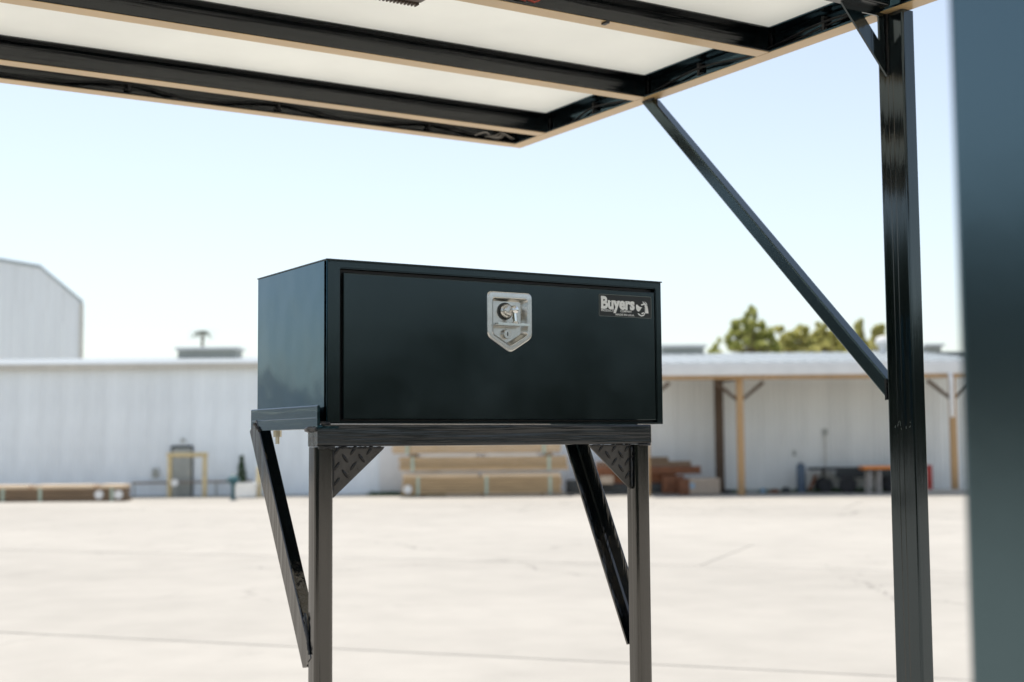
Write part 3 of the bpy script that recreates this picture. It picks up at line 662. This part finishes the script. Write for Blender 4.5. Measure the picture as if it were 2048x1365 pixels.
bundle('long lumber bundle with white wrapped top lying at far left', x0, bb, -.01, a_of(250, bb)-x0, .52, 1.0, 4, 'lumberD', (.22, .46, .92), None, wrap=((.02, .38), (.42, .80), (.84, .995)), wm='lumberT', dots=((.84, .27), (.965, .27)))

# stacked steel and timbers right of the lumber
tp = yt('timber_pile', 'untidy pile of brown timbers and rusty beams against the lean-to wall', 'timber pile', a_of(1190, 55.2), 55.2)
sc = 55.2/2728
def pile(u0_, u1_, v0_, v1_, m, y0=0, y1=.5, nm='beam'):
    obj(nm, box(new_bm(), (u0_-1190)*sc, (u1_-1190)*sc, y0, y1, max(.01, z_of(u0_, v1_, 55.2)), z_of(u0_, v0_, 55.2), .015), m, tp)
pile(1130, 1222, 960, 986, 'dark', 0, .9); pile(1196, 1360, 968, 986, 'dark', .0, .9); pile(1182, 1350, 950, 967, 'rust', .1, .8)
pile(1185, 1397, 934, 949.5, 'rust', -.15, .35); pile(1190, 1380, 924, 933.5, 'lumberD', .1, .7); pile(1240, 1335, 915, 923.5, 'lumberD', .2, .6)
pile(1196, 1222, 952, 967, 'crate', -.5, -.17, 'carton'); pile(1320, 1362, 951, 986, 'rust', -.3, .08, 'block')
ct = yt('crate', 'pale wooden crate with small white label beside the dark post', 'crate', a_of(1375, 54.0), 54.0)
obj('body', box(new_bm(), 0, 1.2, 0, .9, .03, .68, .015), 'crate', ct)
obj('end_panel', box(new_bm(), -.36, -.004, .04, .86, .03, .66, .01), 'rust', ct)
obj('label_card', box(new_bm(), .03, .19, -.008, -.001, .30, .52), 'bluebit', ct, smooth=0)
for z in (.1, .5): obj('slat', box(new_bm(), .02, 1.18, -.02, -.001, z, z+.07, .004), 'crate', ct)

# ------------------------------------------------------------------ yard things at left
bp = yt('pipe_guard', 'cream yellow steel pipe guard frame in front of grey door', 'pipe guard', a_of(340, 56.4), 56.4)
wd = a_of(410, 56.4)-a_of(340, 56.4)
for x in (0, wd): obj('upright', cyl(new_bm(), (x, 0, 0), (x, 0, 1.69), .095, n=16), 'yellow', bp)
obj('crossbar', cyl(new_bm(), (-.11, 0, 1.76), (wd+.11, 0, 1.76), .095, n=16), 'yellow', bp)
dk = yt('disc_sign', 'round white disc fixed beside left upright of pipe guard', 'sign', a_of(350, 56.2), 56.2, .62)
obj('disc', cyl(new_bm(), (0, -.02, 0), (0, .02, 0), .15, n=20), 'white', dk); obj('stalk', cyl(new_bm(), (0, .03, -.62), (0, .03, .1), .02), 'doorgrey', dk)
lr = yt('low_rail', 'low grey brown pipe rail running along the warehouse wall', 'rail', a_of(265, 57.0), 57.0)
ln = a_of(505, 57.0)-a_of(265, 57.0)
obj('pipe', cyl(new_bm(), (0, 0, .60), (ln, 0, .64), .05, n=12), 'railbrown', lr)
for q in (.02, .35, .7, .98): obj('upright', cyl(new_bm(), (ln*q, 0, 0), (ln*q, 0, .60), .035, n=8), 'doorgrey', lr)
hy = yt('standpipe', 'teal blue standpipe with round valve head beside a small shrub', 'standpipe', a_of(467, 53.4), 53.4)
b = new_bm(); lathe(b, [(.13, 0), (.13, .06), (.075, .09), (.07, .55), (.10, .6), (.17, .72), (.19, .83), (.13, .93), (.05, .97)], 16); obj('body', b, 'teal', hy)
obj('outlet', cyl(new_bm(), (-.26, 0, .78), (.26, 0, .78), .06, n=12), 'teal', hy); obj('valve_stem', cyl(new_bm(), (0, 0, .96), (0, 0, 1.04), .03, n=8), 'zinc', hy)
def leafcloud(bm, pts, n, size, rnd=random):
    for c, r in pts:
        for _ in range(int(n)):
            d = Vector((rnd.gauss(0, 1), rnd.gauss(0, 1), rnd.gauss(0, 1))); d.normalize(); d *= rnd.random()**.45
            p = Vector(c) + Vector((d.x*r[0], d.y*r[1], d.z*r[2]))
            a = Vector((rnd.uniform(-1, 1), rnd.uniform(-1, 1), rnd.uniform(-.6, 1))).normalized(); q = a.orthogonal().normalized(); s = size*rnd.uniform(.6, 1.3)
            bm.faces.new([bm.verts.new(p+v) for v in (-a*s, q*s*.45, a*s, -q*s*.45)])
    return bm
sp = yt('columnar_shrub', 'small upright green shrub growing by warehouse wall', 'shrub', a_of(483, 56.6), 56.6)
obj('trunk', cyl(new_bm(), (0, 0, 0), (0, 0, 1.3), .03, .01, 6), 'bark', sp)
obj('crown', leafcloud(new_bm(), [((0, 0, .55+k*.13), (.30-.025*k, .3-.025*k, .16)) for k in range(9)], 70, .06), 'leafS', sp, smooth=0)
pt = yt('planter_tub', 'grey stone planter tub at foot of upright shrub', 'planter', a_of(492, 55.6), 55.6)
b = new_bm(); lathe(b, [(.38, 0), (.44, .06), (.46, .5), (.50, .52), (.50, .60), (.42, .60), (.40, .5)], 18); obj('tub', b, 'sidingR', pt)
pb = yt('bollard', 'cream bollard partly hidden by knee brace of the stand', 'bollard', a_of(518, 55.8), 55.8)
b = new_bm(); lathe(b, [(.10, 0), (.10, 1.15), (.08, 1.22), (.03, 1.25)], 14); obj('pipe', b, 'yellow', pb)

# ------------------------------------------------------------------ yard things at right
dm = yt('steel_drum', 'slate blue upright cylinder tank standing against lean-to wall', 'tank', a_of(1597, 56.4), 56.4)
b = new_bm(); lathe(b, [(.17, 0), (.18, .02), (.18, 1.08), (.15, 1.16), (.06, 1.20)], 18); obj('body', b, 'slate', dm); obj('valve', cyl(new_bm(), (0, 0, 1.195), (0, 0, 1.26), .05, n=10), 'dark', dm)
ft = yt('flatbed_cart', 'dark flatbed cart with tyres under the lean-to', 'cart', a_of(1620, 56.0), 56.0)
L_ = a_of(1850, 56.0)-a_of(1620, 56.0)
obj('deck', box(new_bm(), 0, L_, 0, 1.0, .92, 1.03, .01), 'dark', ft); obj('side_board', box(new_bm(), .98, L_-.1, .05, .12, .60, .918, .01), 'dark', ft)
for x in (.55, 3.2):
    for y in (.12, .85):
        wl = obj('wheel', lathe(new_bm(), [(.10, -.08), (.24, -.09), (.30, -.05), (.30, .05), (.24, .09), (.10, .08)], 20, 'Y', (x, y, .302)), 'tyre', ft)
    obj('axle', cyl(new_bm(), (x, .05, .305), (x, .95, .305), .04), 'dark', ft); obj('axle_post', box(new_bm(), x-.05, x+.05, .45, .6, .33, .918), 'dark', ft)
obj('drawbar', ext(new_bm(), [(0, 0), (.14, 0), (.42, .62), (.30, .62)], (-.12, .4, .1), (1, 0, 0), (0, 0, 1), (0, .12, 0)), 'rust', ft, smooth=0)
b = lathe(new_bm(), [(.14, -.10), (.30, -.11), (.36, -.06), (.36, .06), (.30, .11), (.14, .10)], 20, 'Y', (0, 0, 0))
ty = obj('loose_tyre', b, 'tyre', None, B(a_of(1690, 55.4), 55.4, .362), RZ); tag(ty, 'black loose tyre standing below dark flatbed cart', 'tyre')
tl = yt('work_table', 'orange topped work table on pale legs in front of lean-to', 'table', a_of(1722, 54.2), 54.2)
L_ = 1.75
obj('table_top', box(new_bm(), 0, L_, 0, .8, .98, 1.10, .02), 'orange', tl); obj('apron', box(new_bm(), .06, L_-.06, .05, .75, .90, .978), 'dark', tl, smooth=0)
for x in (.27, .66, 1.6): obj('leg', box(new_bm(), x-.045, x+.045, .06, .15, 0, .9), 'greyleg', tl, smooth=0); obj('leg', box(new_bm(), x-.045, x+.045, .65, .74, 0, .9), 'greyleg', tl, smooth=0)
rd = yt('red_panel', 'narrow red upright board just right of the tall black post', 'board', a_of(1853, 54.6), 54.6)
obj('board', box(new_bm(), -.12, .12, 0, .06, .02, 1.12, .01), 'red', rd); obj('foot', box(new_bm(), -.16, .16, -.2, .26, 0, .02), 'red', rd)
kb_ = yt('kerb', 'low pale concrete kerb ledge at right edge beyond black post', 'kerb', a_of(1845, 52.6), 52.6)
obj('kerb_stone', box(new_bm(), 0, 1.7, 0, .5, 0, .20, .02), 'concrete', kb_); obj('kerb_stone', box(new_bm(), 1.71, 5.0, 0, .5, 0, .20, .02), 'concrete', kb_)
specs = [(1452, 'dark', .30, .16, 'dark timber offcut at foot of dark lean-to post', 'offcut'), (1500, 'doorgrey', .45, .16, 'grey board offcut right of tan lean-to post', 'offcut'),
         (1522, 'bluebit', .16, .2, 'pale blue container on ground by lean-to wall', 'container'), (1545, 'rust', .35, .16, 'rusty metal scrap left of slate tank', 'scrap'), (1568, 'dark', .30, .24, 'black scrap lump just left of slate tank', 'scrap')]
for u, m, w_, h_, lab, cat in specs:
    o = yt(cat, lab, cat, a_of(u, 56.0), 56.0)
    obj('piece', box(new_bm(), -w_/2, w_/2, 0, .4, 0, h_*.7, .02), m, o); obj('piece', box(new_bm(), -w_/3, w_/2.5, .05, .3, h_*.7+.001, h_, .015), m, o)
b = new_bm()
for _ in range(2600):
    a_ = random.choice((random.uniform(-6, -2.8), random.uniform(8.5, 17.2), random.uniform(12.5, 15.5))); p = Vector((a_, random.uniform(-1.1, -.1), 0)); h_ = random.uniform(.06, .22); d_ = Vector((random.uniform(-.08, .08), random.uniform(-.05, .05), h_))
    b.faces.new([b.verts.new(q) for q in (p+Vector((-.02, 0, 0)), p+Vector((.02, 0, 0)), p+d_)])
wg = obj('weed_grass', b, 'leafS', None, B(0, WB), RZ, 0); wg['kind'] = 'stuff'; wg['label'] = 'weeds along the foot of the warehouse wall'; wg['category'] = 'weeds'

# ------------------------------------------------------------------ trees beyond the roof
def tree(name, label, u, b, blobs, m, n, size, group):
    t = yt(name, label, 'tree', a_of(u, b), b, 0, 0, group)
    top = max(c[2]+r[2] for c, r in blobs)
    tb_ = new_bm(); cyl(tb_, (0, 0, 0), (0, 0, top*.8), .28, .06, 8)
    for c, r in blobs: cyl(tb_, (0, 0, max(1.5, c[2]*.62)), c, .035, .012, 5)
    obj('trunk', tb_, 'bark', t)
    obj('crown', leafcloud(new_bm(), blobs, n, size), m, t, smooth=0)
def px_blobs(u, b, lst):
    k = b/2728
    out = []
    for x, v, rx, rz in lst:
        out.append((((x-u)*k, random.uniform(-.9, .9), z_of(x, v, b)), (rx*k*.8, rx*k*.8, rz*k*.85)))
        for _ in range(4):
            t = random.uniform(0, 6.28); q = random.uniform(.6, 1.15)
            out.append((((x-u+rx*q*math.cos(t))*k, random.uniform(-1.2, 1.2), z_of(x, v-rz*q*math.sin(t), b)), (rx*k*.42, rx*k*.42, rz*k*random.uniform(.3, .6))))
    return out
TB_ = 84
tree('pine_tree', 'spiky green pine with tallest tip behind lean-to roof', 1508, TB_, px_blobs(1508, TB_, [(1509, 632, 5, 18), (1507, 655, 9, 18), (1490, 650, 6, 15), (1525, 650, 7, 14), (1474, 656, 10, 12), (1482, 668, 9, 10), (1540, 668, 8, 13), (1500, 676, 16, 14), (1465, 688, 10, 9), (1525, 684, 20, 16), (1490, 696, 28, 12), (1530, 700, 26, 10), (1545, 692, 16, 16), (1460, 674, 5, 6)]), 'leafP', 85, .18, 'trees beyond the lean-to roof')
tree('young_tree', 'tiny leafy treetop left of the spiky pine', 1434, TB_, px_blobs(1434, TB_, [(1434, 692, 5, 8), (1432, 702, 9, 8), (1436, 714, 10, 10)]), 'leafP', 30, .17, 'trees beyond the lean-to roof')
tree('broadleaf_tree', 'bushy yellow green tree just right of spiky pine', 1600, TB_+2, px_blobs(1600, TB_+2, [(1602, 660, 14, 12), (1588, 672, 14, 12), (1615, 674, 14, 14), (1575, 684, 16, 12), (1600, 692, 24, 14), (1570, 700, 26, 10), (1625, 700, 26, 10), (1560, 660, 4, 6), (1560, 690, 14, 10)]), 'leafY', 105, .18, 'trees beyond the lean-to roof')
tree('broadleaf_tree', 'bushy yellow green tree behind lower diagonal brace', 1650, TB_+4, px_blobs(1650, TB_+4, [(1640, 662, 12, 12), (1652, 676, 16, 12), (1668, 686, 18, 12), (1632, 686, 18, 14), (1665, 700, 30, 10), (1700, 700, 24, 10), (1690, 692, 16, 12), (1676, 672, 8, 8)]), 'leafY', 105, .18, 'trees beyond the lean-to roof')
tree('broadleaf_tree', 'yellow green tree between diagonal brace and tall black post', 1745, TB_+3, px_blobs(1745, TB_+3, [(1720, 650, 5, 9), (1724, 668, 10, 12), (1753, 664, 11, 12), (1764, 678, 10, 12), (1745, 688, 20, 12), (1715, 690, 16, 12), (1785, 690, 14, 10)]), 'leafY', 105, .18, 'trees beyond the lean-to roof')
# palm
pb_ = 150; pm = yt('palm_tree', 'lone distant palm standing above the warehouse roof vent', 'tree', a_of(403, pb_), pb_)
zt = z_of(403, 664, pb_); obj('trunk', cyl(new_bm(), (0, 0, 0), (0, 0, zt), .24, .14, 8), 'bark', pm)
b = new_bm()
for k in range(40):
    az = random.uniform(0, 6.28); ln = random.uniform(.9, 2.0); up = random.uniform(-.25, .5); prev = Vector((0, 0, zt)); side = Vector((-math.sin(az), math.cos(az), 0))
    for s in range(1, 6):
        t_ = s/5; p = Vector((math.cos(az)*ln*t_, math.sin(az)*ln*t_, zt + ln*(up*t_ - .5*t_*t_))); wv = .17*(1-t_*.8)
        b.faces.new([b.verts.new(q) for q in (prev-side*wv, prev+side*wv, p+side*wv*.8, p-side*wv*.8)]); prev = p
obj('crown', b, 'leafD', pm, smooth=0)
# unseen wood behind and beside the yard, added for dark bands in reflections
b = new_bm(); rw = random.Random(3)
for k in range(150):
    az = 62 + k*232/149; tall = az > 262; az = rad(az); r = rw.uniform(46, 54) if tall else rw.uniform(52, 64); h_ = rw.uniform(8.5, 11) if tall else rw.uniform(5, 8.5); c = B(math.sin(az)*r, math.cos(az)*r)
    leafcloud(b, [((c.x, c.y, h_*.5), (3.2, 3.2, h_*.5)), ((c.x+rw.uniform(-2, 2), c.y+rw.uniform(-2, 2), h_*.75), (2, 2, h_*.28))], 95, .75, rw)
for k in range(16):                                                  # unseen nearer thicket, left behind the viewer, added to darken leg reflections
    az = rad(190 + k*52/15); r = rw.uniform(17, 22); h_ = rw.uniform(4, 6); c = B(math.sin(az)*r, math.cos(az)*r)
    leafcloud(b, [((c.x, c.y, h_*.5), (1.6, 1.6, h_*.5)), ((c.x, c.y, h_*.25), (1.7, 1.7, h_*.25))], 150, .4, rw)
fw = obj('unseen_wood', b, 'leafD', None, None, 0, 0); fw['kind'] = 'stuff'; fw['label'] = 'unseen dark belt of trees added for reflections in the glossy black paint'; fw['category'] = 'trees'
